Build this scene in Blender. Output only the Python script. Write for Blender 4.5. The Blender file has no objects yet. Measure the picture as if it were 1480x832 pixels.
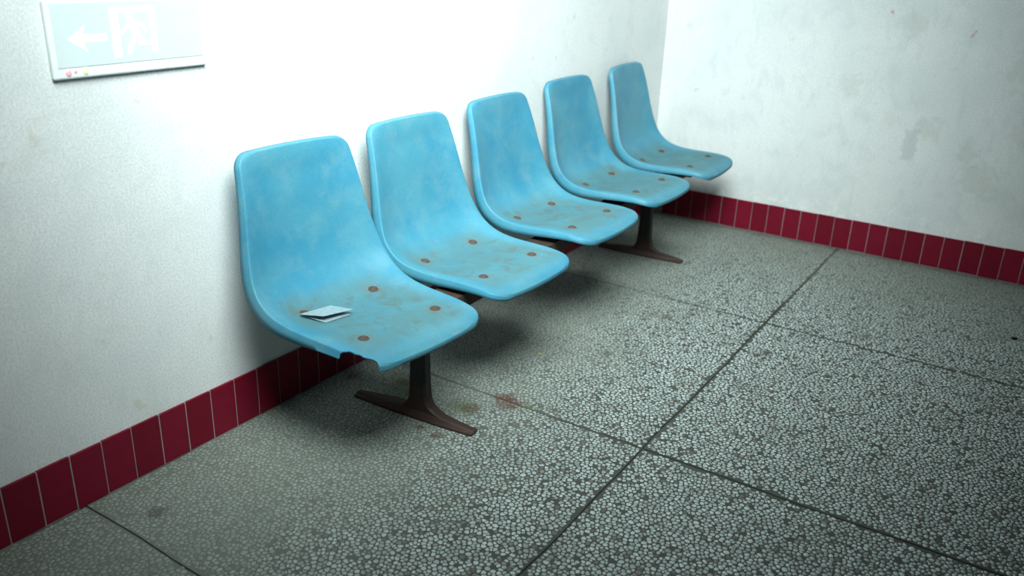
import bpy, bmesh, math, random
import numpy as np
from mathutils import Vector, Matrix

random.seed(7)
rng = np.random.default_rng(11)
scene = bpy.context.scene
col = scene.collection

# ------------------------------------------------------------------ camera
# room frame: left wall is the plane x=0, right wall the plane y=0, floor z=0
YAW, PITCH, ROLL = -0.5650, 0.3780, 0.0373
fw = Vector((math.sin(YAW) * math.cos(PITCH), math.cos(YAW) * math.cos(PITCH), -math.sin(PITCH)))
rt = fw.cross(Vector((0, 0, 1))).normalized()
up = rt.cross(fw)
c_, s_ = math.cos(ROLL), math.sin(ROLL)
rt, up = c_ * rt + s_ * up, -s_ * rt + c_ * up
cam_data = bpy.data.cameras.new('camera')
cam_data.sensor_width = 36.0
cam_data.lens = 1243.2 / 1480 * 36.0
cam_data.clip_start = 0.02
cam_data.dof.use_dof = True
cam_data.dof.focus_distance = 2.25
cam_data.dof.aperture_fstop = 2.8
cam = bpy.data.objects.new('camera', cam_data)
col.objects.link(cam)
M3 = Matrix((rt, up, -fw)).transposed()
cam.matrix_world = Matrix.Translation((1.6817, -3.9221, 1.2197)) @ M3.to_4x4()
scene.camera = cam

# ------------------------------------------------------------------ light
world = bpy.data.worlds.new('world')
scene.world = world
world.use_nodes = True
bg = world.node_tree.nodes['Background']
bg.inputs[0].default_value = (0.72, 0.95, 1.0, 1)
bg.inputs[1].default_value = 0.035

def spot_lamp(name, loc, axis, power, color, cone, blend, radius):
    l = bpy.data.lights.new(name, 'SPOT')
    l.energy = power
    l.color = color
    l.spot_size = math.radians(cone)
    l.spot_blend = blend
    l.shadow_soft_size = radius
    o = bpy.data.objects.new(name, l)
    col.objects.link(o)
    o.location = loc
    o.rotation_euler = Vector(axis).to_track_quat('-Z', 'Y').to_euler()
    return o

# unseen overhead spot aimed at wall and corner; cone shaped to imitate lens vignetting
spot_lamp('unseen_overhead_spot', (1.28, -3.02, 2.42), (-0.575, 0.595, -0.56), 920.0, (0.86, 1.0, 0.99), 91, 1.0, 0.75)

scene.view_settings.view_transform = 'Standard'
scene.view_settings.look = 'None'
scene.view_settings.gamma = 1.0
scene.view_settings.exposure = 0.0
scene.view_settings.use_curve_mapping = False

# ------------------------------------------------------------------ node helpers
class NT:
    def __init__(self, name):
        self.m = bpy.data.materials.new(name)
        self.m.use_nodes = True
        self.t = self.m.node_tree
        self.b = self.t.nodes['Principled BSDF']
    def n(self, typ, **kw):
        nd = self.t.nodes.new(typ)
        for k, v in kw.items():
            setattr(nd, k, v)
        return nd
    def link(self, a, b):
        self.t.links.new(a, b)
    def set(self, sock, v):
        if hasattr(v, 'is_output') or isinstance(v, bpy.types.NodeSocket):
            self.link(v, sock)
        elif isinstance(v, (tuple, list)) and len(v) == 3 and sock.type == 'RGBA':
            sock.default_value = (*v, 1)
        else:
            sock.default_value = v
    def math(self, op, a, b=0.0, c=0.0, clamp=False):
        nd = self.n('ShaderNodeMath', operation=op, use_clamp=clamp)
        for i, v in enumerate((a, b, c)):
            self.set(nd.inputs[i], v)
        return nd.outputs[0]
    def vmath(self, op, a, b=(0, 0, 0), out=0):
        nd = self.n('ShaderNodeVectorMath', operation=op)
        self.set(nd.inputs[0], a)
        self.set(nd.inputs[1], b)
        return nd.outputs['Value'] if op in ('DISTANCE', 'LENGTH', 'DOT_PRODUCT') else nd.outputs[0]
    def pos(self):
        return self.n('ShaderNodeNewGeometry').outputs['Position']
    def obj(self):
        return self.n('ShaderNodeTexCoord').outputs['Object']
    def noise(self, vec, scale, detail=4.0, rough=0.55, dist=0.0):
        nd = self.n('ShaderNodeTexNoise')
        self.link(vec, nd.inputs['Vector'])
        nd.inputs['Scale'].default_value = scale
        nd.inputs['Detail'].default_value = detail
        nd.inputs['Roughness'].default_value = rough
        nd.inputs['Distortion'].default_value = dist
        return nd.outputs['Fac']
    def ramp(self, fac, lo, hi, a=0.0, b=1.0):
        nd = self.n('ShaderNodeMapRange', interpolation_type='SMOOTHSTEP')
        self.set(nd.inputs['Value'], fac)
        self.set(nd.inputs['From Min'], lo)
        self.set(nd.inputs['From Max'], hi)
        self.set(nd.inputs['To Min'], a)
        self.set(nd.inputs['To Max'], b)
        return nd.outputs[0]
    def mix(self, fac, a, b, blend='MIX'):
        nd = self.n('ShaderNodeMix', data_type='RGBA', blend_type=blend)
        self.set(nd.inputs['Factor'], fac)
        self.set(nd.inputs['A'] if False else nd.inputs[6], a)
        self.set(nd.inputs[7], b)
        return nd.outputs[2]
    def bump(self, h, strength, dist):
        nd = self.n('ShaderNodeBump')
        nd.inputs['Strength'].default_value = strength
        nd.inputs['Distance'].default_value = dist
        self.set(nd.inputs['Height'], h)
        self.link(nd.outputs[0], self.b.inputs['Normal'])
    def spot(self, vec, p, r, nz, amount=0.6):
        """soft-edged irregular stain around point p"""
        d = self.vmath('DISTANCE', vec, p)
        d = self.math('DIVIDE', d, r)
        d = self.math('ADD', d, self.math('MULTIPLY', self.math('SUBTRACT', nz, 0.5), amount * 3))
        return self.ramp(d, 0.35, 1.0, 1.0, 0.0)
    def out(self, color=None, rough=None, spec=None, metal=None):
        if color is not None: self.set(self.b.inputs['Base Color'], color)
        if rough is not None: self.set(self.b.inputs['Roughness'], rough)
        if spec is not None: self.set(self.b.inputs['Specular IOR Level'], spec)
        if metal is not None: self.set(self.b.inputs['Metallic'], metal)
        return self.m

# ------------------------------------------------------------------ materials
def make_plaster(side):
    t = NT('plaster_' + side)
    P = t.pos()
    big = t.noise(P, 2.6, 5, 0.6, 0.4)
    mid = t.noise(P, 9.0, 5, 0.6, 0.3)
    fine = t.noise(P, 420.0, 2, 0.6)
    grain = t.noise(P, 190.0, 3, 0.7)
    colr = t.mix(t.ramp(big, 0.35, 0.7), (0.80, 0.80, 0.78), (0.70, 0.72, 0.71))
    colr = t.mix(t.math('MULTIPLY', t.ramp(mid, 0.56, 0.72), 0.28), colr, (0.60, 0.60, 0.53))
    # water-worn greyish patches, more of them low on the wall
    worn = t.math('MULTIPLY', t.ramp(t.noise(P, 5.5, 6, 0.65, 0.8), 0.55, 0.66), 0.22)
    colr = t.mix(worn, colr, (0.52, 0.55, 0.54))
    mp = t.n('ShaderNodeMapping'); mp.inputs['Scale'].default_value = (1.0, 1.0, 0.45)
    t.link(P, mp.inputs['Vector'])
    scr = t.math('MULTIPLY', t.ramp(t.noise(mp.outputs[0], 17, 6, 0.72, 0.5), 0.50, 0.66), 0.30 if side == 'right' else 0.16)
    colr = t.mix(scr, colr, (0.50, 0.54, 0.55))
    # small yellow-brown spots
    ys = t.math('MULTIPLY', t.ramp(t.noise(P, 14.0, 3, 0.55, 0.2), 0.66, 0.76), 0.45)
    colr = t.mix(ys, colr, (0.52, 0.47, 0.33))
    if side == 'right':
        sep = t.n('ShaderNodeSeparateXYZ'); t.link(P, sep.inputs[0])
        wob = t.math('MULTIPLY', t.math('SUBTRACT', t.noise(P, 40, 3), 0.5), 0.05)
        dx = t.math('ABSOLUTE', t.math('SUBTRACT', t.math('ADD', sep.outputs[0], wob), 1.143))
        dz = t.math('ABSOLUTE', t.math('SUBTRACT', t.math('ADD', sep.outputs[2], wob), 0.505))
        m = t.math('MULTIPLY', t.ramp(dx, 0.022, 0.032, 1, 0), t.ramp(dz, 0.055, 0.070, 1, 0))
        colr = t.mix(t.math('MULTIPLY', m, 0.42), colr, (0.40, 0.44, 0.45))
        nz = t.noise(P, 60, 3)
        nz2 = t.noise(P, 26, 5, 0.7, 0.6)
        for p, r in (((0.978, 0, 1.025), 0.009), ((0.982, 0, 1.019), 0.006), ((1.298, 0, 0.972), 0.006), ((1.294, 0, 0.965), 0.005), ((1.290, 0, 0.957), 0.007), ((1.287, 0, 0.950), 0.005)):
            colr = t.mix(t.math('MULTIPLY', t.spot(P, p, r, nz, 0.25), 0.75), colr, (0.62, 0.12, 0.25))
        for p, r in (((1.20, 0, 0.58), 0.05), ((1.36, 0, 0.50), 0.05), ((1.42, 0, 0.40), 0.08), ((1.52, 0, 0.84), 0.09), ((1.06, 0, 0.98), 0.06), ((1.58, 0, 0.62), 0.08), ((0.86, 0, 0.72), 0.05)):
            colr = t.mix(t.math('MULTIPLY', t.spot(P, p, r * 1.25, nz2, 1.1), 0.26), colr, (0.44, 0.42, 0.33))
        # chalky splashes above the tiles
        sp = t.math('MULTIPLY', t.ramp(sep.outputs[2], 0.14, 0.26, 1, 0), t.ramp(t.noise(P, 22, 5, 0.7), 0.5, 0.62))
        colr = t.mix(t.math('MULTIPLY', sp, 0.8), colr, (0.88, 0.88, 0.86))
    colr = t.mix(t.ramp(grain, 0.38, 0.64, 0, 0.58), colr, (0.54, 0.56, 0.56))
    h = t.math('ADD', t.math('MULTIPLY', mid, 0.9), t.math('MULTIPLY', grain, 0.35))
    h = t.math('ADD', h, t.math('MULTIPLY', worn, -0.5))
    t.bump(h, 0.30, 0.004)
    return t.out(colr, 0.85, 0.2)

STAINS = [((0.521, -2.086, 0), 0.055), ((0.450, -2.174, 0), 0.040), ((0.49, -2.06, 0), 0.035), ((0.20, -2.165, 0), 0.03),
          ((0.27, -2.20, 0), 0.04), ((0.46, -2.345, 0), 0.02), ((0.40, -2.34, 0), 0.018), ((0.05, -2.23, 0), 0.025)]
def floor_dirt(t, colr, P, k):
    nz = t.noise(P, 55, 4, 0.65)
    for p, r in STAINS:
        colr = t.mix(t.math('MULTIPLY', t.spot(P, p, r, nz, 0.55), 0.62), colr, (0.095, 0.034, 0.020))
    # moss-green bloom near the rusting foot
    for p, r in (((0.42, -2.18, 0), 0.06), ((0.58, -2.07, 0), 0.03), ((0.22, -2.17, 0), 0.10)):
        colr = t.mix(t.math('MULTIPLY', t.spot(P, p, r, nz, 0.6), 0.4), colr, (0.09, 0.12, 0.035))
    for p, r in (((0.635, -1.218, 0), 0.028), ((1.02, -1.30, 0), 0.03), ((0.60, -1.62, 0), 0.03), ((0.155, -2.98, 0), 0.03), ((1.05, -2.45, 0), 0.02)):
        colr = t.mix(t.math('MULTIPLY', t.spot(P, p, r, nz, 0.5), 0.6), colr, (0.07, 0.062, 0.055))
    return colr

def make_matrix():
    t = NT('terrazzo_cement')
    P = t.pos()
    n = t.noise(P, 30, 4)
    colr = t.mix(n, (0.045, 0.050, 0.044), (0.085, 0.088, 0.075))
    colr = skirting_band(t, dust(t, colr, P, 0.9), P)
    colr = floor_dirt(t, colr, P, 1)
    t.bump(t.noise(P, 300, 3), 0.4, 0.002)
    return t.out(colr, 0.8, 0.25)

def skirting_band(t, colr, P):  # mixes a noisy dark grey band into the floor along the right wall
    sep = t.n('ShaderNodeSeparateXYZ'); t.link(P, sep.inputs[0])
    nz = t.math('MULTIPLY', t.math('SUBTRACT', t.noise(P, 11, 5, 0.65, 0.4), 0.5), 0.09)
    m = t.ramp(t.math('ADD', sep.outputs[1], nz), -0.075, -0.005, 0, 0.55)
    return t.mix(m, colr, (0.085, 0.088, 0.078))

def dust(t, colr, P, amount):
    """trodden dust film: grows towards the walls and under the bench where nobody walks"""
    sep = t.n('ShaderNodeSeparateXYZ'); t.link(P, sep.inputs[0])
    nz = t.math('MULTIPLY', t.math('SUBTRACT', t.noise(P, 4.5, 5, 0.6, 0.5), 0.5), 0.5)
    a = t.ramp(t.math('ADD', sep.outputs[0], nz), 0.30, 0.86, 1, 0)
    b = t.ramp(t.math('ADD', sep.outputs[1], nz), -1.1, 0.0, 0, 1)
    m = t.math('MAXIMUM', a, b)
    return t.mix(t.math('MULTIPLY', m, 0.74 * amount), colr, (0.195, 0.212, 0.182))

def make_chip():
    t = NT('marble_chip')
    P = t.pos()
    att = t.n('ShaderNodeAttribute', attribute_name='tone')
    f = att.outputs['Fac']
    cr = t.n('ShaderNodeValToRGB')
    t.link(f, cr.inputs[0])
    e = cr.color_ramp.elements
    e[0].position = 0.0; e[0].color = (0.10, 0.095, 0.085, 1)
    e[1].position = 1.0; e[1].color = (0.52, 0.575, 0.565, 1)
    for pz, c in ((0.05, (0.13, 0.12, 0.10, 1)), (0.09, (0.26, 0.25, 0.21, 1)), (0.14, (0.285, 0.325, 0.31, 1)), (0.55, (0.40, 0.45, 0.435, 1))):
        x = e.new(pz); x.color = c
    colr = cr.outputs[0]
    sm = t.math('MULTIPLY', t.ramp(t.noise(P, 120, 3, 0.6), 0.45, 0.75), 0.35)
    colr = t.mix(sm, colr, (0.22, 0.235, 0.22))
    smudge = t.math('MULTIPLY', t.ramp(t.noise(P, 7, 4, 0.6, 0.6), 0.5, 0.72), 0.35)
    colr = t.mix(smudge, colr, (0.15, 0.16, 0.145))
    colr = skirting_band(t, dust(t, colr, P, 1.0), P)
    colr = floor_dirt(t, colr, P, 1)
    return t.out(colr, 0.55, 0.35)

def make_tile():
    t = NT('red_glazed_tile')
    P = t.pos()
    oi = t.n('ShaderNodeObjectInfo')
    n = t.noise(P, 38, 4, 0.6)
    colr = t.mix(oi.outputs['Random'], (0.150, 0.005, 0.017), (0.195, 0.007, 0.024))
    colr = t.mix(t.ramp(n, 0.4, 0.8, 0, 0.4), colr, (0.10, 0.005, 0.014))
    t.bump(t.noise(P, 60, 2), 0.08, 0.003)
    return t.out(colr, 0.34, 0.2)

def make_grout():
    t = NT('grout')
    P = t.pos()
    colr = t.mix(t.noise(P, 45, 3), (0.36, 0.33, 0.31), (0.20, 0.17, 0.16))
    return t.out(colr, 0.9, 0.2)

def make_shell():
    t = NT('blue_fibreglass')
    O = t.obj()
    oi = t.n('ShaderNodeObjectInfo')
    off = t.n('ShaderNodeCombineXYZ')
    r = t.math('MULTIPLY', oi.outputs['Random'], 37.0)
    for i in range(3): t.link(r, off.inputs[i])
    Q = t.vmath('ADD', O, off.outputs[0])
    sep = t.n('ShaderNodeSeparateXYZ'); t.link(O, sep.inputs[0])
    big = t.noise(Q, 5.0, 5, 0.6, 0.4)
    colr = t.mix(t.ramp(big, 0.3, 0.7), (0.028, 0.220, 0.345), (0.068, 0.272, 0.355))
    # scuffed chalky fading everywhere
    sc = t.math('MULTIPLY', t.ramp(t.noise(Q, 11, 6, 0.7, 0.3), 0.42, 0.72), 0.55)
    colr = t.mix(sc, colr, (0.135, 0.300, 0.360))
    # grime trodden and sat into the seat pan
    seat = t.ramp(t.math('ADD', sep.outputs[2], t.math('MULTIPLY', t.math('SUBTRACT', t.noise(Q, 9, 4, 0.6), 0.5), 0.10)), 0.395, 0.440, 1, 0)
    inner = t.ramp(t.math('ABSOLUTE', sep.outputs[1]), 0.15, 0.195, 1, 0)
    fr = t.ramp(sep.outputs[0], 0.15, 0.20, 1, 0.25)
    bk = t.ramp(sep.outputs[0], -0.19, -0.12, 0, 1)
    g = t.math('MULTIPLY', t.math('MULTIPLY', seat, inner), t.math('MULTIPLY', fr, bk))
    g2 = t.math('MULTIPLY', g, t.ramp(t.noise(Q, 13, 6, 0.65, 0.5), 0.30, 0.62, 0.50, 0.95))
    colr = t.mix(g2, colr, (0.078, 0.182, 0.194))
    g3 = t.math('MULTIPLY', g, t.ramp(t.noise(Q, 16, 5, 0.6, 0.8), 0.54, 0.66, 0, 0.65))
    colr = t.mix(g3, colr, (0.095, 0.125, 0.10))
    # rust halos round the four bolts
    nz = t.noise(Q, 60, 3)
    for bx, by in ((-0.106, -0.112), (-0.106, 0.108), (0.108, -0.118), (0.108, 0.118)):
            flat = t.vmath('MULTIPLY', O, (1, 1, 0))
            colr = t.mix(t.math('MULTIPLY', t.spot(flat, (bx, by, 0), 0.030, nz, 0.4), 0.55), colr, (0.15, 0.13, 0.085))
    # pale nicks
    nk = t.ramp(t.noise(Q, 26, 2, 0.5, 0.0), 0.755, 0.775, 0, 0.55)
    colr = t.mix(nk, colr, (0.25,0.31,0.30))
    gr = t.noise(Q, 350, 2, 0.6)
    colr = t.mix(t.ramp(gr, 0.36, 0.66, 0, 0.36), colr, (0.05, 0.15, 0.21))
    t.bump(t.math('ADD', t.noise(Q, 40, 3), t.math('MULTIPLY', gr, 0.15)), 0.12, 0.004)
    rg = t.math('ADD', 0.50, t.math('MULTIPLY', g2, 0.3))
    return t.out(colr, rg, 0.4)

def make_steel():
    t = NT('rusted_dark_steel')
    P = t.pos()
    sep = t.n('ShaderNodeSeparateXYZ'); t.link(P, sep.inputs[0])
    n = t.noise(P, 26, 6, 0.7, 0.3)
    low = t.ramp(sep.outputs[2], 0.02, 0.17, 0.22, -0.10)
    m = t.ramp(t.math('ADD', n, low), 0.50, 0.66)
    colr = t.mix(m, (0.016, 0.017, 0.016), (0.046, 0.024, 0.018))
    gr = t.ramp(t.noise(P, 70, 4, 0.6), 0.55, 0.75, 0, 0.5)
    colr = t.mix(gr, colr, (0.055, 0.046, 0.038))
    t.bump(n, 0.3, 0.004)
    return t.out(colr, 0.62, 0.4)

def make_beam():
    t = NT('brown_rust_beam')
    P = t.pos()
    n = t.noise(P, 30, 6, 0.7, 0.3)
    colr = t.mix(t.ramp(n, 0.35, 0.7), (0.060, 0.033, 0.022), (0.034, 0.026, 0.020))
    t.bump(n, 0.3, 0.004)
    return t.out(colr, 0.75, 0.3)

def make_rust():
    t = NT('rust_bolt')
    P = t.pos()
    n = t.noise(P, 120, 4, 0.7)
    colr = t.mix(n, (0.100, 0.064, 0.050), (0.060, 0.050, 0.044))
    return t.out(colr, 0.8, 0.3)

def make_plain(name, c, rough=0.6, spec=0.4, var=0.12, scale=60, emit=0.0, ecol=None):
    t = NT(name)
    P = t.pos()
    n = t.noise(P, scale, 4)
    colr = t.mix(t.ramp(n, 0.3, 0.75), c, tuple(x * (1 - var) for x in c))
    if emit:
        t.b.inputs['Emission Color'].default_value = (*(ecol or c), 1)
        t.b.inputs['Emission Strength'].default_value = emit
    return t.out(colr, rough, spec)

MAT = dict(
    left=make_plaster('left'), right=make_plaster('right'), cement=make_matrix(), chip=make_chip(),
    tile=make_tile(), grout=make_grout(), shell=make_shell(), steel=make_steel(), beam=make_beam(), rust=make_rust(),
    paper=make_plain('folded_paper_white', (0.29, 0.39, 0.43), 0.7, 0.3, 0.2, 90),
    joint=make_plain('joint_dirt', (0.058, 0.060, 0.052), 0.95, 0.1, 0.4, 40),
    housing=make_plain('sign_housing', (0.80, 0.83, 0.83), 0.5, 0.4, 0.03),
    face=make_plain('sign_face', (0.31, 0.41, 0.41), 0.4, 0.3, 0.04, 60, 0.42, (0.93, 1.0, 1.0)),
    picto=make_plain('sign_pictogram', (0.85, 0.88, 0.82), 0.4, 0.4, 0.02, 60, 1.0, (1.0, 1.0, 0.95)),
    red_led=make_plain('red_indicator', (0.75, 0.25, 0.28), 0.3, 0.5, 0.05, 60, 0.55, (1.0, 0.62, 0.66)),
    yellow_led=make_plain('yellow_indicator', (0.8, 0.75, 0.3), 0.3, 0.5, 0.05, 60, 0.6, (1.0, 0.95, 0.55)),
    yellow=make_plain('yellow_scrap', (0.42, 0.40, 0.05), 0.6, 0.3),
    black=make_plain('black_grit', (0.006, 0.006, 0.006), 0.7, 0.2),
)

# ------------------------------------------------------------------ mesh helpers
def obj_from(name, verts, faces, mat, parent=None, smooth=False, loc=None):
    me = bpy.data.meshes.new(name)
    me.from_pydata([tuple(v) for v in verts], [], faces)
    me.materials.append(mat)
    if smooth:
        me.polygons.foreach_set('use_smooth', [True] * len(me.polygons))
    me.update()
    o = bpy.data.objects.new(name, me)
    col.objects.link(o)
    if parent: o.parent = parent
    if loc: o.location = loc
    return o

def obj_bm(name, bm, mat, parent=None, smooth=False, loc=None):
    me = bpy.data.meshes.new(name)
    bmesh.ops.recalc_face_normals(bm, faces=bm.faces)
    bm.to_mesh(me); bm.free()
    me.materials.append(mat)
    if smooth:
        me.polygons.foreach_set('use_smooth', [True] * len(me.polygons))
    o = bpy.data.objects.new(name, me)
    col.objects.link(o)
    if parent: o.parent = parent
    if loc: o.location = loc
    return o

def bm_box(bm, lo, hi, bevel=0.0, seg=1):
    r = bmesh.ops.create_cube(bm, size=1.0)
    vs = r['verts']
    for v in vs:
        v.co = Vector([lo[i] + (v.co[i] + 0.5) * (hi[i] - lo[i]) for i in range(3)])
    if bevel:
        es = list({e for v in vs for e in v.link_edges})
        bmesh.ops.bevel(bm, geom=es, offset=bevel, segments=seg, affect='EDGES', profile=0.5)

def tag(o, label=None, cat=None, group=None, kind=None):
    if label: o['label'] = label
    if cat: o['category'] = cat
    if group: o['group'] = group
    if kind: o['kind'] = kind
    return o

def copy_obj(o, parent):
    c = o.copy(); col.objects.link(c); c.parent = parent
    return c

# ------------------------------------------------------------------ walls
FX, FY, WH = 2.75, -4.45, 2.7
bm = bmesh.new(); bm_box(bm, (-0.12, FY, -0.06), (0.0, 0.12, WH))
wall_left = tag(obj_bm('wall_left', bm, MAT['left']), 'pale whitewashed wall behind the row of blue seats', 'wall', kind='structure')
bm = bmesh.new(); bm_box(bm, (0.0, 0.0, -0.06), (FX, 0.12, WH))
wall_right = tag(obj_bm('wall_right', bm, MAT['right']), 'stained whitewashed wall to the right of the seats', 'wall', kind='structure')

# ------------------------------------------------------------------ floor: base, slabs, marble chips
bm = bmesh.new(); bm_box(bm, (0.0, FY, -0.06), (FX, 0.0, -0.0035))
floor = tag(obj_bm('floor', bm, MAT['joint']), 'grey terrazzo floor of large slabs set with pale marble chips', 'floor', kind='structure')

XJ = [0.006, 0.938, 1.945, FX]
YJ = [-0.008, -1.050, -2.075, -3.058, FY]
def wob(x):  # joints wander a little
    return 0.0022 * math.sin(7.1 * x) + 0.0016 * math.sin(17.3 * x + 1.3)

def chips_for(x0, x1, y0, y1, name, parent):
    step = 0.0120
    m = 0.004
    nx = int((x1 - x0) / step) + 5
    ny = int((y1 - y0) / (step * 0.90)) + 5
    gx, gy = np.meshgrid(np.arange(nx), np.arange(ny), indexing='ij')
    px = x0 + (gx - 2 + 0.5 * (gy % 2)) * step + rng.uniform(-0.42, 0.42, gx.shape) * step
    py = y0 + (gy - 2) * step * 0.90 + rng.uniform(-0.42, 0.42, gx.shape) * step
    # 24 neighbours
    K = 10
    th = np.linspace(0, 2 * np.pi, K, endpoint=False)[None, None, :] + rng.uniform(0, 2 * np.pi, gx.shape)[..., None]
    th = th + rng.uniform(-0.18, 0.18, th.shape)
    rad = np.full(th.shape, step * 0.95)
    wgt = rng.uniform(0.34, 0.66, gx.shape)
    for dx in range(-2, 3):
        for dy in range(-2, 3):
            if dx == 0 and dy == 0: continue
            qx = np.roll(px, (-dx, -dy), (0, 1)); qy = np.roll(py, (-dx, -dy), (0, 1)); qw = np.roll(wgt, (-dx, -dy), (0, 1))
            vx, vy = qx - px, qy - py
            d = np.hypot(vx, vy)
            ang = np.arctan2(vy, vx)
            frac = wgt / (wgt + qw)
            c = np.cos(th - ang[..., None])
            lim = np.where(c > 0.05, (d * frac - 0.0006)[..., None] / np.maximum(c, 0.05), 1.0)
            rad = np.minimum(rad, np.maximum(lim, 0.0008))
    sel = np.zeros(gx.shape, bool); sel[2:-2, 2:-2] = True
    sel &= (px > x0 + m) & (px < x1 - m) & (py > y0 + m) & (py < y1 - m)
    # some pockets where chips have fallen out
    sel &= rng.random(gx.shape) > 0.035
    cx, cy, th, rad = px[sel], py[sel], th[sel], rad[sel]
    n = len(cx)
    rad = rad * rng.uniform(0.82, 1.0, rad.shape)
    sm = 0.5 * rad + 0.25 * np.roll(rad, 1, 1) + 0.25 * np.roll(rad, -1, 1)
    rad = np.minimum(rad, sm * 1.04)
    ox = np.clip(cx[:, None] + rad * np.cos(th), x0 + 0.0015, x1 - 0.0015)
    oy = np.clip(cy[:, None] + rad * np.sin(th), y0 + 0.0015, y1 - 0.0015)
    ix = cx[:, None] + (ox - cx[:, None]) * 0.86
    iy = cy[:, None] + (oy - cy[:, None]) * 0.86
    hz = rng.uniform(0.0004, 0.0010, (n, 1)) + np.zeros((n, K))
    tx, ty = rng.normal(0, 0.02, (n, 1)), rng.normal(0, 0.02, (n, 1))
    hz = np.maximum(hz + tx * (ix - cx[:, None]) + ty * (iy - cy[:, None]), 0.0002)
    V = np.empty((n, 2 * K, 3))
    V[:, :K] = np.stack([ox, oy, np.full_like(ox, -0.0003)], -1)
    V[:, K:] = np.stack([ix, iy, hz], -1)
    base = (np.arange(n) * 2 * K)[:, None]
    k = np.arange(K); k2 = (k + 1) % K
    quads = np.stack([base + k, base + k2, base + K + k2, base + K + k], -1).reshape(n, -1)      # n, 4K
    tops = base + K + k                                                                           # n, K
    loops = np.concatenate([quads, tops], 1).ravel().astype(np.int32)
    tot = np.tile(np.r_[np.full(K, 4), K], n).astype(np.int32)
    start = np.r_[0, np.cumsum(tot)[:-1]].astype(np.int32)
    me = bpy.data.meshes.new(name)
    me.vertices.add(n * 2 * K); me.vertices.foreach_set('co', V.ravel().astype(np.float32))
    me.loops.add(len(loops)); me.loops.foreach_set('vertex_index', loops)
    me.polygons.add(len(tot)); me.polygons.foreach_set('loop_start', start); me.polygons.foreach_set('loop_total', tot)
    me.update(calc_edges=True); me.validate()
    at = me.attributes.new('tone', 'FLOAT', 'POINT')
    at.data.foreach_set('value', np.repeat(rng.random(n), 2 * K).astype(np.float32))
    me.materials.append(MAT['chip'])
    o = bpy.data.objects.new(name, me); col.objects.link(o); o.parent = parent
    o['kind'] = 'stuff'
    return o

def xw(i): return (0.0, 0.0022, 0.0022, 0.0)[i]
def yw(i, j): return (0.0, 0.0014, 0.0017 if i == 0 else 0.0030, 0.0022, 0.0)[j]
for i in range(3):
    for j in range(4):
        x0, x1 = XJ[i] + xw(i), XJ[i + 1] - xw(i + 1)
        y1, y0 = YJ[j] - yw(i, j), YJ[j + 1] + yw(i, j + 1)
        # slab with slightly wandering, chipped edges
        N = 24
        ring = []
        for k in range(N): f = k / N; x = x0 + f * (x1 - x0); ring.append((x, y0 + wob(x + j) + random.uniform(-.0007, .0007)))
        for k in range(N): f = k / N; y = y0 + f * (y1 - y0); ring.append((x1 + wob(y + i * 3), y))
        for k in range(N): f = k / N; x = x1 - f * (x1 - x0); ring.append((x, y1 + wob(x + j - 1)))
        for k in range(N): f = k / N; y = y1 - f * (y1 - y0); ring.append((x0 + wob(y + (i - 1) * 3), y))
        n = len(ring)
        vs = [(x, y, -0.0034) for x, y in ring] + [(x, y, 0.0) for x, y in ring]
        fs = [list(range(n, 2 * n)), list(range(n - 1, -1, -1))] + [[k, (k + 1) % n, n + (k + 1) % n, n + k] for k in range(n)]
        slab = obj_from('slab', vs, fs, MAT['cement'], floor)
        if i < 2 or (j < 3):
            chips_for(x0, x1 if i < 2 else min(x1, 2.35), y0 if j < 3 else max(y0, -3.9), y1, 'marble_chips', slab)

# ------------------------------------------------------------------ tiled skirting
TW, TH = 0.07546, 0.1400
def tile_mesh():
    bm = bmesh.new()
    bm_box(bm, (-TW / 2 + 0.0011, 0.0, 0.002), (TW / 2 - 0.0011, 0.0075, TH), 0.0012, 1)
    me = bpy.data.meshes.new('tile')
    bmesh.ops.recalc_face_normals(bm, faces=bm.faces)
    bm.to_mesh(me); bm.free(); me.materials.append(MAT['tile'])
    return me
tm = tile_mesh()
bm = bmesh.new(); bm_box(bm, (0.0002, FY + 0.01, 0.0), (0.0062, -0.0064, TH - 0.001))
bl = tag(obj_bm('baseboard_left', bm, MAT['grout']), 'dark red tiled skirting under the wall behind the seats', 'baseboard', kind='structure')
bm = bmesh.new(); bm_box(bm, (0.0002, -0.0062, 0.0), (FX - 0.01, -0.0002, TH - 0.001))
br = tag(obj_bm('baseboard_right', bm, MAT['grout']), 'dark red tiled skirting along the stained right wall', 'baseboard', kind='structure')
yj = -2.396
k0 = int((2.396 - 0.02) / TW)
for k in range(-k0, 27):
    yc = yj - TW * (k - 0.5)
    if yc > -TW / 2 - 0.006 or yc < FY + TW: continue
    o = bpy.data.objects.new('tile', tm); col.objects.link(o); o.parent = bl
    o.location = (random.uniform(-0.0006, 0.0004), yc, random.uniform(-0.0008, 0.0008))
    o.rotation_euler = (random.uniform(-.004, .004), 0, -math.pi / 2 + random.uniform(-.006, .006))
for k in range(-2, 32):
    xc = 0.2223 + TW * (k + 0.5)
    if xc < TW / 2 + 0.006 or xc > FX - TW: continue
    o = bpy.data.objects.new('tile', tm); col.objects.link(o); o.parent = br
    o.location = (xc, random.uniform(-0.0004, 0.0006), random.uniform(-0.0008, 0.0008))
    o.rotation_euler = (random.uniform(-.004, .004), random.uniform(-.004, .004), math.pi + random.uniform(-.006, .006))

# ------------------------------------------------------------------ bench of five blue shells
BENCH_A = 0.055
bench = bpy.data.objects.new('waiting_bench', None); col.objects.link(bench)
bench.location = (0.349, -2.29, 0.0); bench.rotation_euler = (0, 0, BENCH_A)
tag(bench, 'row of five worn blue plastic seats on a rusty steel beam against the wall', 'bench')

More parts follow.
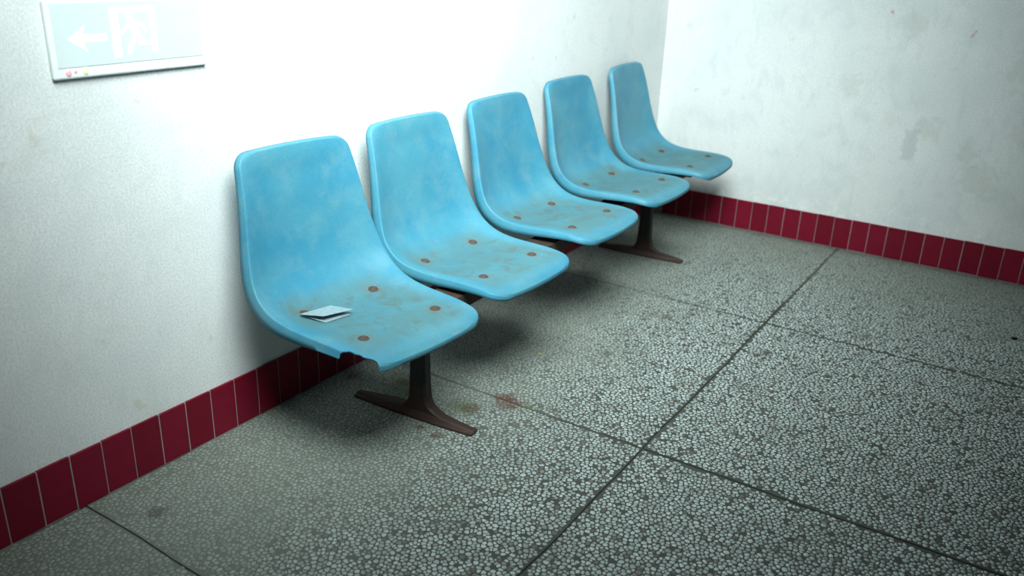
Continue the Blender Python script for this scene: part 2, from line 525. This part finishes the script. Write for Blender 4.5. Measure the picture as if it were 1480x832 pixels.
# rim profile, from the top of the back to the front lip: (forward, height, half width, pan depth, flange depth)
PROF = [(-0.262, 0.748, 0.164, 0.004, 0.014), (-0.252, 0.718, 0.168, 0.009, 0.016), (-0.238, 0.675, 0.174, 0.014, 0.018),
        (-0.224, 0.625, 0.181, 0.019, 0.020), (-0.209, 0.565, 0.190, 0.024, 0.024), (-0.190, 0.502, 0.202, 0.029, 0.029),
        (-0.168, 0.454, 0.211, 0.032, 0.034), (-0.140, 0.423, 0.214, 0.032, 0.036), (-0.104, 0.403, 0.213, 0.029, 0.034),
        (-0.058, 0.393, 0.209, 0.020, 0.029), (0.000, 0.390, 0.205, 0.012, 0.025), (0.060, 0.391, 0.202, 0.007, 0.022), (0.120, 0.391, 0.199, 0.005, 0.019),
        (0.165, 0.387, 0.195, 0.003, 0.016), (0.195, 0.379, 0.191, 0.002, 0.014), (0.212, 0.369, 0.188, 0.0, 0.012)]
def resample():
    A = np.array(PROF)
    # Catmull-Rom through the points
    out = []
    n = len(A)
    for i in range(n - 1):
        p0, p1, p2, p3 = A[max(i - 1, 0)], A[i], A[i + 1], A[min(i + 2, n - 1)]
        for t in np.linspace(0, 1, 12, endpoint=False):
            out.append(0.5 * ((2 * p1) + (-p0 + p2) * t + (2 * p0 - 5 * p1 + 4 * p2 - p3) * t * t + (-p0 + 3 * p1 - 3 * p2 + p3) * t ** 3))
    out.append(A[-1])
    out = np.array(out)
    L = np.r_[0, np.cumsum(np.hypot(np.diff(out[:, 0]), np.diff(out[:, 1])))]
    # dense rows near both rounded ends
    T = L[-1]
    e = [0, .0015, .004, .008, .013, .019, .026, .034, .043]
    rows = np.array(e + list(np.linspace(.054, T - .062, 40)) + [T - x for x in [.052, .043, .034, .026, .019, .013, .008, .004, .0015, 0]])
    R = np.stack([np.interp(rows, L, out[:, k]) for k in range(5)], 1)
    tan = np.stack([np.gradient(R[:, 0], rows), np.gradient(R[:, 1], rows)], 1)
    tan /= np.linalg.norm(tan, axis=1)[:, None]
    return rows, T, R, tan

def shell_mesh(bite=None):
    rows, T, R, tan = resample()
    NT_ = 34
    ts = np.linspace(-1, 1, NT_ + 1)
    ts = np.sign(ts) * (1 - (1 - np.abs(ts)) ** 1.35)      # denser near the rims
    V = []; NRM = []; FL = []; OUT = []
    for i, (d, z, w, pan, fl) in enumerate(R):
        nrm = np.array([-tan[i, 1], 0, tan[i, 0]]);
        if nrm[2] < 0 and nrm[0] < 0: nrm = -nrm
        # profile runs down the back then forward: up/forward normal
        nrm = np.array([-tan[i, 1], 0.0, tan[i, 0]])
        s0, s1 = rows[i], T - rows[i]
        r0, r1 = 0.030, 0.048
        ww = w
        if s0 < r0: ww -= r0 - math.sqrt(max(r0 * r0 - (r0 - s0) ** 2, 0))
        if s1 < r1: ww -= r1 - math.sqrt(max(r1 * r1 - (r1 - s1) ** 2, 0))
        end = min(1.0, s0 / 0.06) * min(1.0, s1 / 0.07)
        # front lip droops a little at its middle, top edge bows slightly
        for t in ts:
            f = (1 - t * t) ** 0.15 * (1 - abs(t) ** 4.0) if abs(t) < 1 else 0.0
            dep = pan * f * end
            rimroll = 0.002 * max(0, (abs(t) - 0.86) / 0.14) ** 2
            bow = 0.004 * (1 - t * t) * max(0, 1 - s0 / 0.12) ** 2
            bowf = 0.006 * (1 - t * t) * max(0, 1 - s1 / 0.12) ** 2
            p = np.array([d, t * ww, z]) - nrm * (dep + rimroll)
            p -= bow * np.array([tan[i, 0], 0, tan[i, 1]])
            p += bowf * np.array([tan[i, 0], 0, tan[i, 1]])
            V.append(p); NRM.append(nrm); FL.append(fl)
    nr, nc = len(rows), NT_ + 1
    F = []
    idx = lambda i, j: i * nc + j
    for i in range(nr - 1):
        for j in range(nc - 1):
            F.append([idx(i, j), idx(i + 1, j), idx(i + 1, j + 1), idx(i, j + 1)])
    loop = [idx(0, j) for j in range(nc)] + [idx(i, nc - 1) for i in range(1, nr)] + [idx(nr - 1, j) for j in range(nc - 2, -1, -1)] + [idx(i, 0) for i in range(nr - 2, 0, -1)]
    # outward directions along the loop (in the surface)
    n = len(loop)
    P = np.array([V[k] for k in loop]); Nn = np.array([NRM[k] for k in loop])
    tg = np.roll(P, -1, 0) - np.roll(P, 1, 0)
    tg /= np.linalg.norm(tg, axis=1)[:, None] + 1e-9
    out = np.cross(Nn, tg); out /= np.linalg.norm(out, axis=1)[:, None]
    cen = P.mean(0)
    if np.sum(out[:, 1] * P[:, 1]) < 0: out = -out
    fl = np.array([FL[k] for k in loop])
    prev = loop
    for o_, b_ in ((0.0022, 0.0007), (0.0034, 0.0026), (0.0055, None), (0.0085, 'full')):
        ring = []
        for q in range(n):
            back = b_ if isinstance(b_, float) else (0.5 * fl[q] if b_ is None else fl[q])
            V.append(P[q] + out[q] * o_ - Nn[q] * back); ring.append(len(V) - 1)
        for q in range(n):
            q2 = (q + 1) % n
            F.append([prev[q], prev[q2], ring[q2], ring[q]])
        prev = ring
    bm = bmesh.new()
    bv = [bm.verts.new(v) for v in V]
    for f in F:
        try: bm.faces.new([bv[k] for k in f])
        except ValueError: pass
    bmesh.ops.remove_doubles(bm, verts=bm.verts, dist=1e-5)
    bmesh.ops.recalc_face_normals(bm, faces=bm.faces)
    bm.normal_update()
    # front side should face up/forward
    sm = sum(f.normal.z * f.calc_area() for f in bm.faces if abs(f.calc_center_median().y) < 0.12)
    if sm < 0: bmesh.ops.reverse_faces(bm, faces=bm.faces)
    if bite:
        near = [f for f in bm.faces if any(v.co.x > 0.05 and v.co.y < -0.11 and v.co.z < 0.46 for v in f.verts)]
        es = list({e for f in near for e in f.edges})
        bmesh.ops.subdivide_edges(bm, edges=es, cuts=3, use_grid_fill=True)
        def inside(x, y):
            c = False
            for (x1, y1), (x2, y2) in zip(bite, bite[1:] + bite[:1]):
                if (y1 > y) != (y2 > y) and x < (x2 - x1) * (y - y1) / (y2 - y1) + x1: c = not c
            return c
        dead = [f for f in bm.faces if f.calc_center_median().z < 0.46 and inside(*f.calc_center_median().xy)]
        bmesh.ops.delete(bm, geom=dead, context='FACES')
        rag = [v for v in bm.verts if v.is_boundary and v.co.x > 0.05 and v.co.y < -0.11]
        bmesh.ops.smooth_vert(bm, verts=rag, factor=0.5, use_axis_x=True, use_axis_y=True, use_axis_z=True)
    # give the sheet its thickness by offsetting a second skin along smooth normals
    bm.normal_update()
    bm.verts.ensure_lookup_table()
    fv = list(bm.verts); ff = list(bm.faces); be = [e for e in bm.edges if e.is_boundary]
    dup = {v: bm.verts.new(v.co - v.normal * 0.0042) for v in fv}
    for f in ff: bm.faces.new([dup[v] for v in reversed(f.verts)])
    for e in be:
        f = e.link_faces[0]
        for l in f.loops:
            if l.edge == e:
                a, b = l.vert, l.link_loop_next.vert
                bm.faces.new([b, a, dup[a], dup[b]]); break
    me = bpy.data.meshes.new('seat')
    bm.to_mesh(me); bm.free()
    me.polygons.foreach_set('use_smooth', [True] * len(me.polygons))
    me.materials.append(MAT['shell'])
    return me

def pan_z(me, x, y):
    """height and tilt of the seat pan under (x, y)"""
    ok, loc, nrm, _ = me_ray(me, (x, y, 0.46))
    return loc.z, nrm
def me_ray(me, o):
    from mathutils.bvhtree import BVHTree
    t = BVHTree.FromPolygons([v.co for v in me.vertices], [p.vertices for p in me.polygons])
    loc, nrm, i, d = t.ray_cast(Vector(o), Vector((0, 0, -1)))
    return loc is not None, loc, nrm, i

def bolt_mesh():
    bm = bmesh.new()
    prof = [(0.0135, -0.002), (0.0135, 0.0008), (0.0125, 0.0016), (0.0085, 0.0018), (0.0080, 0.0034), (0.0062, 0.0050), (0.0030, 0.0058), (0.0, 0.0060)]
    N = 14
    rings = []
    for r, z in prof[:-1]:
        rings.append([bm.verts.new((r * math.cos(2 * math.pi * k / N), r * math.sin(2 * math.pi * k / N), z)) for k in range(N)])
    top = bm.verts.new((0, 0, prof[-1][1]))
    for a, b in zip(rings, rings[1:]):
        for k in range(N): bm.faces.new([a[k], a[(k + 1) % N], b[(k + 1) % N], b[k]])
    for k in range(N): bm.faces.new([rings[-1][k], rings[-1][(k + 1) % N], top])
    me = bpy.data.meshes.new('bolt'); bm.to_mesh(me); bm.free()
    me.polygons.foreach_set('use_smooth', [True] * len(me.polygons))
    me.materials.append(MAT['rust'])
    return me

SHELL, BOLT = shell_mesh(), bolt_mesh()
# (forward, along the bench, lift, turn, lean)
SEATS = [(-0.015, -0.171, -0.013, -0.140, -0.030), (0.004, 0.304, -0.008, -0.082, -0.010), (0.009, 0.825, -0.003, -0.056, 0.017),
         (0.015, 1.342, 0.002, -0.058, 0.006), (0.039, 1.858, 0.004, 0.000, -0.016)]
def seat_matrix(v, u, dz, turn, lean):
    return Matrix.Translation((v, u, dz)) @ Matrix.Rotation(turn, 4, 'Z') @ Matrix.Translation((0, 0, 0.4)) @ Matrix.Rotation(-lean, 4, 'Y') @ Matrix.Translation((0, 0, -0.4))

# outline of the bite out of the front corner nearest the camera
BITE = [(0.112, -0.240), (0.118, -0.207), (0.126, -0.198), (0.133, -0.189), (0.143, -0.185), (0.152, -0.186), (0.160, -0.180),
        (0.170, -0.181), (0.180, -0.175), (0.188, -0.168), (0.197, -0.165), (0.240, -0.175), (0.240, -0.260), (0.112, -0.260)]
BOLTS = [(-0.106, -0.112), (-0.106, 0.108), (0.108, -0.118), (0.108, 0.118)]
SPOTS = [(*p, *pan_z(SHELL, *p)) for p in BOLTS]
for k, (v, u, dz, turn, lean) in enumerate(SEATS):
    me = shell_mesh(BITE) if k == 0 else SHELL
    s = bpy.data.objects.new('seat', me); col.objects.link(s); s.parent = bench
    s.matrix_basis = seat_matrix(v, u, dz, turn, lean)
    if k == 0: s['label'] = 'blue seat shell with a bite broken out of its front corner'
    for bx, by, bz, nrm in SPOTS:
        b = bpy.data.objects.new('bolt', BOLT); col.objects.link(b); b.parent = s
        b.location = (bx + random.uniform(-.003, .003), by + random.uniform(-.003, .003), bz + 0.0004)
        b.rotation_euler = nrm.to_track_quat('Z', 'Y').to_euler()

# beam: rolled channel with lips, open below
def channel(name, y0, y1, x0, x1, z0, z1, th, mat, parent):
    sec = [(x0, z0), (x0, z1), (x1, z1), (x1, z0), (x1 - th, z0), (x1 - th, z1 - th), (x0 + th, z1 - th), (x0 + th, z0)]
    n = len(sec)
    vs = [(x, y0, z) for x, z in sec] + [(x, y1, z) for x, z in sec]
    fs = [[0, 1, 6, 7], [1, 2, 5, 6], [2, 3, 4, 5]]
    fs += [[n + k for k in reversed(f)] for f in fs]
    fs += [[k, n + k, n + (k + 1) % n, (k + 1) % n] for k in range(n)]
    return obj_from(name, vs, fs, mat, parent)
beam = channel('beam', -0.17, 1.90, 0.000, 0.085, 0.305, 0.346, 0.005, MAT['beam'], bench)

# two flat bars under each shell, carrying it on the beam
bm = bmesh.new()
bm_box(bm, (-0.100, -0.018, 0.3465), (0.120, 0.018, 0.3510), 0.001)
bar0 = obj_bm('bracket', bm, MAT['steel'], bench)
first = True
for k, (v, u, dz, turn, lean) in enumerate(SEATS):
    for sd in (-0.112, 0.112):
        b = bar0 if first else copy_obj(bar0, bench)
        first = False
        b.location = (v - sd * math.sin(turn), u + sd * math.cos(turn), 0); b.rotation_euler = (0, 0, turn)

# legs: flared upright welded on a tapered foot
def make_leg(u, foot_f, foot_r, pv):
    bm = bmesh.new()
    # upright: rows of (z, half depth front, half depth back, half thickness)
    rows = [(0.306, 0.024, 0.024, 0.017), (0.24, 0.024, 0.024, 0.017), (0.15, 0.026, 0.025, 0.018), (0.090, 0.028, 0.027, 0.018), (0.058, 0.033, 0.030, 0.018), (0.042, 0.042, 0.037, 0.018), (0.031, 0.058, 0.048, 0.017), (0.022, 0.080, 0.062, 0.016)]
    prev = None
    for z, f, b, t in rows:
        c = 0.006
        ring = [bm.verts.new(p) for p in ((pv - b, u - t + c, z), (pv - b + c, u - t, z), (pv + f - c, u - t, z), (pv + f, u - t + c, z), (pv + f, u + t - c, z), (pv + f - c, u + t, z), (pv - b + c, u + t, z), (pv - b, u + t - c, z))]
        if prev:
            for k in range(8): bm.faces.new([prev[k], prev[(k + 1) % 8], ring[(k + 1) % 8], ring[k]])
        else: bm.faces.new(ring)
        prev = ring
    bm.faces.new(prev[::-1])
    bm_box(bm, (pv - 0.036, u - 0.045, 0.2995), (pv + 0.05, u + 0.045, 0.3045), 0.001)
    leg = obj_bm('leg', bm, MAT['steel'], bench)
    # foot: low ridge, trapezoid section, tapering to both blunt ends
    bm = bmesh.new()
    L = foot_f - foot_r
    prev = None
    for f in (0, 0.015, 0.06, 0.18, 0.32, 0.42, 0.5, 0.58, 0.68, 0.82, 0.94, 0.985, 1.0):
        x = foot_r + f * L
        m = 1 - abs(2 * f - 1)
        wb = 0.019 + 0.005 * min(1, m * 1.6)
        wt = 0.011 + 0.006 * min(1, m * 1.6)
        h = 0.013 + 0.015 * min(1, m * 1.5)
        if f in (0, 1.0): wb -= 0.003; wt -= 0.003; h -= 0.003
        ring = [bm.verts.new(p) for p in ((x, u - wb, 0.0012), (x, u - wb, 0.007), (x, u - wt, h - 0.004), (x, u - wt + 0.005, h), (x, u + wt - 0.005, h), (x, u + wt, h - 0.004), (x, u + wb, 0.007), (x, u + wb, 0.0012))]
        if prev:
            for k in range(8): bm.faces.new([prev[k], prev[(k + 1) % 8], ring[(k + 1) % 8], ring[k]])
        else: bm.faces.new(ring)
        prev = ring
    bm.faces.new(prev[::-1])
    obj_bm('foot', bm, MAT['steel'], leg)
    return leg
make_leg(0.0, 0.190, -0.210, 0.012)
make_leg(1.640, 0.190, -0.190, 0.012)

# ------------------------------------------------------------------ folded paper on the first seat
def sheet(bm, quad, bend, n=6, th=0.0006):
    a, b, c, d = [Vector(q) for q in quad]
    grid = []
    for i in range(n + 1):
        row = []
        for j in range(n + 1):
            f, g = i / n, j / n
            p = (a * (1 - f) + b * f) * (1 - g) + (d * (1 - f) + c * f) * g
            p.z += bend * math.sin(math.pi * f) * math.sin(math.pi * g)
            row.append(bm.verts.new(p))
        grid.append(row)
    fs = []
    for i in range(n):
        for j in range(n):
            fs.append(bm.faces.new([grid[i][j], grid[i + 1][j], grid[i + 1][j + 1], grid[i][j + 1]]))
    return fs
bm = bmesh.new()
A, B, C, D = (0.2338, -2.5939, 0.3775), (0.2487, -2.5012, 0.374), (0.3135, -2.4885, 0.376), (0.2964, -2.5732, 0.382)      # lifted upper leaf
G_, F_, H_, I_ = (0.3013, -2.5724, 0.3664), (0.3107, -2.4966, 0.3645), (0.2532, -2.5826, 0.3715), (0.2702, -2.4941, 0.366)   # leaf lying on the seat
fs = sheet(bm, (A, B, C, D), 0.001)
fs += sheet(bm, (H_, I_, F_, G_), 0.0006)
fs += sheet(bm, (A, B, I_, H_), 0.0)
for f in list(bm.faces):
    c = [bm.verts.new(v.co - Vector((0, 0, 0.0006))) for v in f.verts]
    bm.faces.new(c[::-1])
bmesh.ops.remove_doubles(bm, verts=bm.verts, dist=1e-5)
for f in bm.faces: f.normal_update()
paper = obj_bm('folded_paper', bm, MAT['paper'])
tag(paper, 'small folded pale paper lying on the seat with the broken corner', 'paper')

# ------------------------------------------------------------------ exit sign on the wall
sign = bpy.data.objects.new('exit_sign', None); col.objects.link(sign)
sign.location = (0.0, -2.797, 0.945)
tag(sign, 'pale glowing exit sign with arrow and running figure on the wall', 'sign')
bm = bmesh.new(); bm_box(bm, (0.0005, -0.180, 0.0), (0.012, 0.180, 0.150), 0.004, 2)
obj_bm('housing', bm, MAT['housing'], sign)
bm = bmesh.new(); bm_box(bm, (0.0115, -0.170, 0.022), (0.0135, 0.170, 0.143), 0.0006)
obj_bm('face', bm, MAT['face'], sign)
def plate(name, polys, mat, x0=0.0133, x1=0.0143):
    bm = bmesh.new()
    for pl in polys:
        lo = [bm.verts.new((x0, y, z)) for y, z in pl]; hi = [bm.verts.new((x1, y, z)) for y, z in pl]
        n = len(pl)
        bm.faces.new(lo[::-1]); bm.faces.new(hi)
        for k in range(n): bm.faces.new([lo[k], lo[(k + 1) % n], hi[(k + 1) % n], hi[k]])
    return obj_bm(name, bm, mat, sign)
def bar(p, q, w):
    d = Vector((q[0] - p[0], q[1] - p[1])).normalized(); nrm = Vector((-d.y, d.x)) * w / 2
    return [(p[0] + nrm.x, p[1] + nrm.y), (p[0] - nrm.x, p[1] - nrm.y), (q[0] - nrm.x, q[1] - nrm.y), (q[0] + nrm.x, q[1] + nrm.y)]
# door frame: left jamb, lintel, right jamb (local y, z)
plate('door_pictogram', [[(-0.047, 0.034), (-0.030, 0.034), (-0.030, 0.122), (-0.047, 0.132)], [(-0.047, 0.132), (-0.030, 0.122), (0.043, 0.122), (0.056, 0.132)], [(0.043, 0.040), (0.056, 0.040), (0.056, 0.132), (0.043, 0.122)]], MAT['picto'])
head = [(-0.004 + 0.0075 * math.cos(a * math.pi / 7), 0.113 + 0.0075 * math.sin(a * math.pi / 7)) for a in range(14)]
plate('running_figure', [head, bar((-0.002, 0.104), (0.012, 0.072), 0.017), bar((-0.004, 0.100), (-0.018, 0.086), 0.007), bar((-0.018, 0.088), (-0.026, 0.080), 0.007),
                         bar((0.004, 0.102), (0.026, 0.094), 0.007), bar((0.025, 0.097), (0.031, 0.080), 0.007),
                         bar((0.008, 0.078), (-0.006, 0.056), 0.010), bar((-0.004, 0.060), (-0.014, 0.038), 0.009),
                         bar((0.014, 0.076), (0.018, 0.056), 0.010), bar((0.016, 0.060), (0.040, 0.058), 0.009)], MAT['picto'], 0.0134, 0.0144)
plate('arrow', [[(-0.142, 0.076), (-0.104, 0.100), (-0.112, 0.082), (-0.060, 0.082), (-0.060, 0.068), (-0.112, 0.068), (-0.104, 0.050)]], MAT['picto'], 0.0134, 0.0144)
def led(name, y, z, r, mat):
    bm = bmesh.new()
    bmesh.ops.create_uvsphere(bm, u_segments=12, v_segments=8, radius=r)
    for v in bm.verts: v.co = Vector((v.co.x * 0.6 + 0.0125, v.co.y + y, v.co.z + z))
    obj_bm(name, bm, mat, sign, True)
led('red_indicator', -0.150, 0.0125, 0.0065, MAT['red_led'])
led('red_indicator', -0.135, 0.0145, 0.0035, MAT['red_led'])
led('yellow_indicator', -0.114, 0.0135, 0.0065, MAT['yellow_led'])

# ------------------------------------------------------------------ litter on the floor
def crumb(name, loc, size, mat, label, cat):
    bm = bmesh.new()
    bmesh.ops.create_icosphere(bm, subdivisions=2, radius=1.0)
    for v in bm.verts:
        k = 1 + 0.28 * math.sin(5 * v.co.x + 3 * v.co.y) * math.cos(4 * v.co.z + v.co.x)
        v.co = Vector((v.co.x * size[0] * k, v.co.y * size[1] * k, max(v.co.z, -0.6) * size[2] * k))
    o = obj_bm(name, bm, mat, None, False, (loc[0], loc[1], 0.001 + size[2] * 0.6))
    tag(o, label, cat)
crumb('yellow_scrap', (0.425, -1.758), (0.007, 0.005, 0.002), MAT['yellow'], 'tiny yellow scrap on the floor in front of the seats', 'litter')
crumb('black_stone', (1.695, -0.645), (0.010, 0.009, 0.005), MAT['black'], 'small black stone on the floor near the right wall', 'stone')
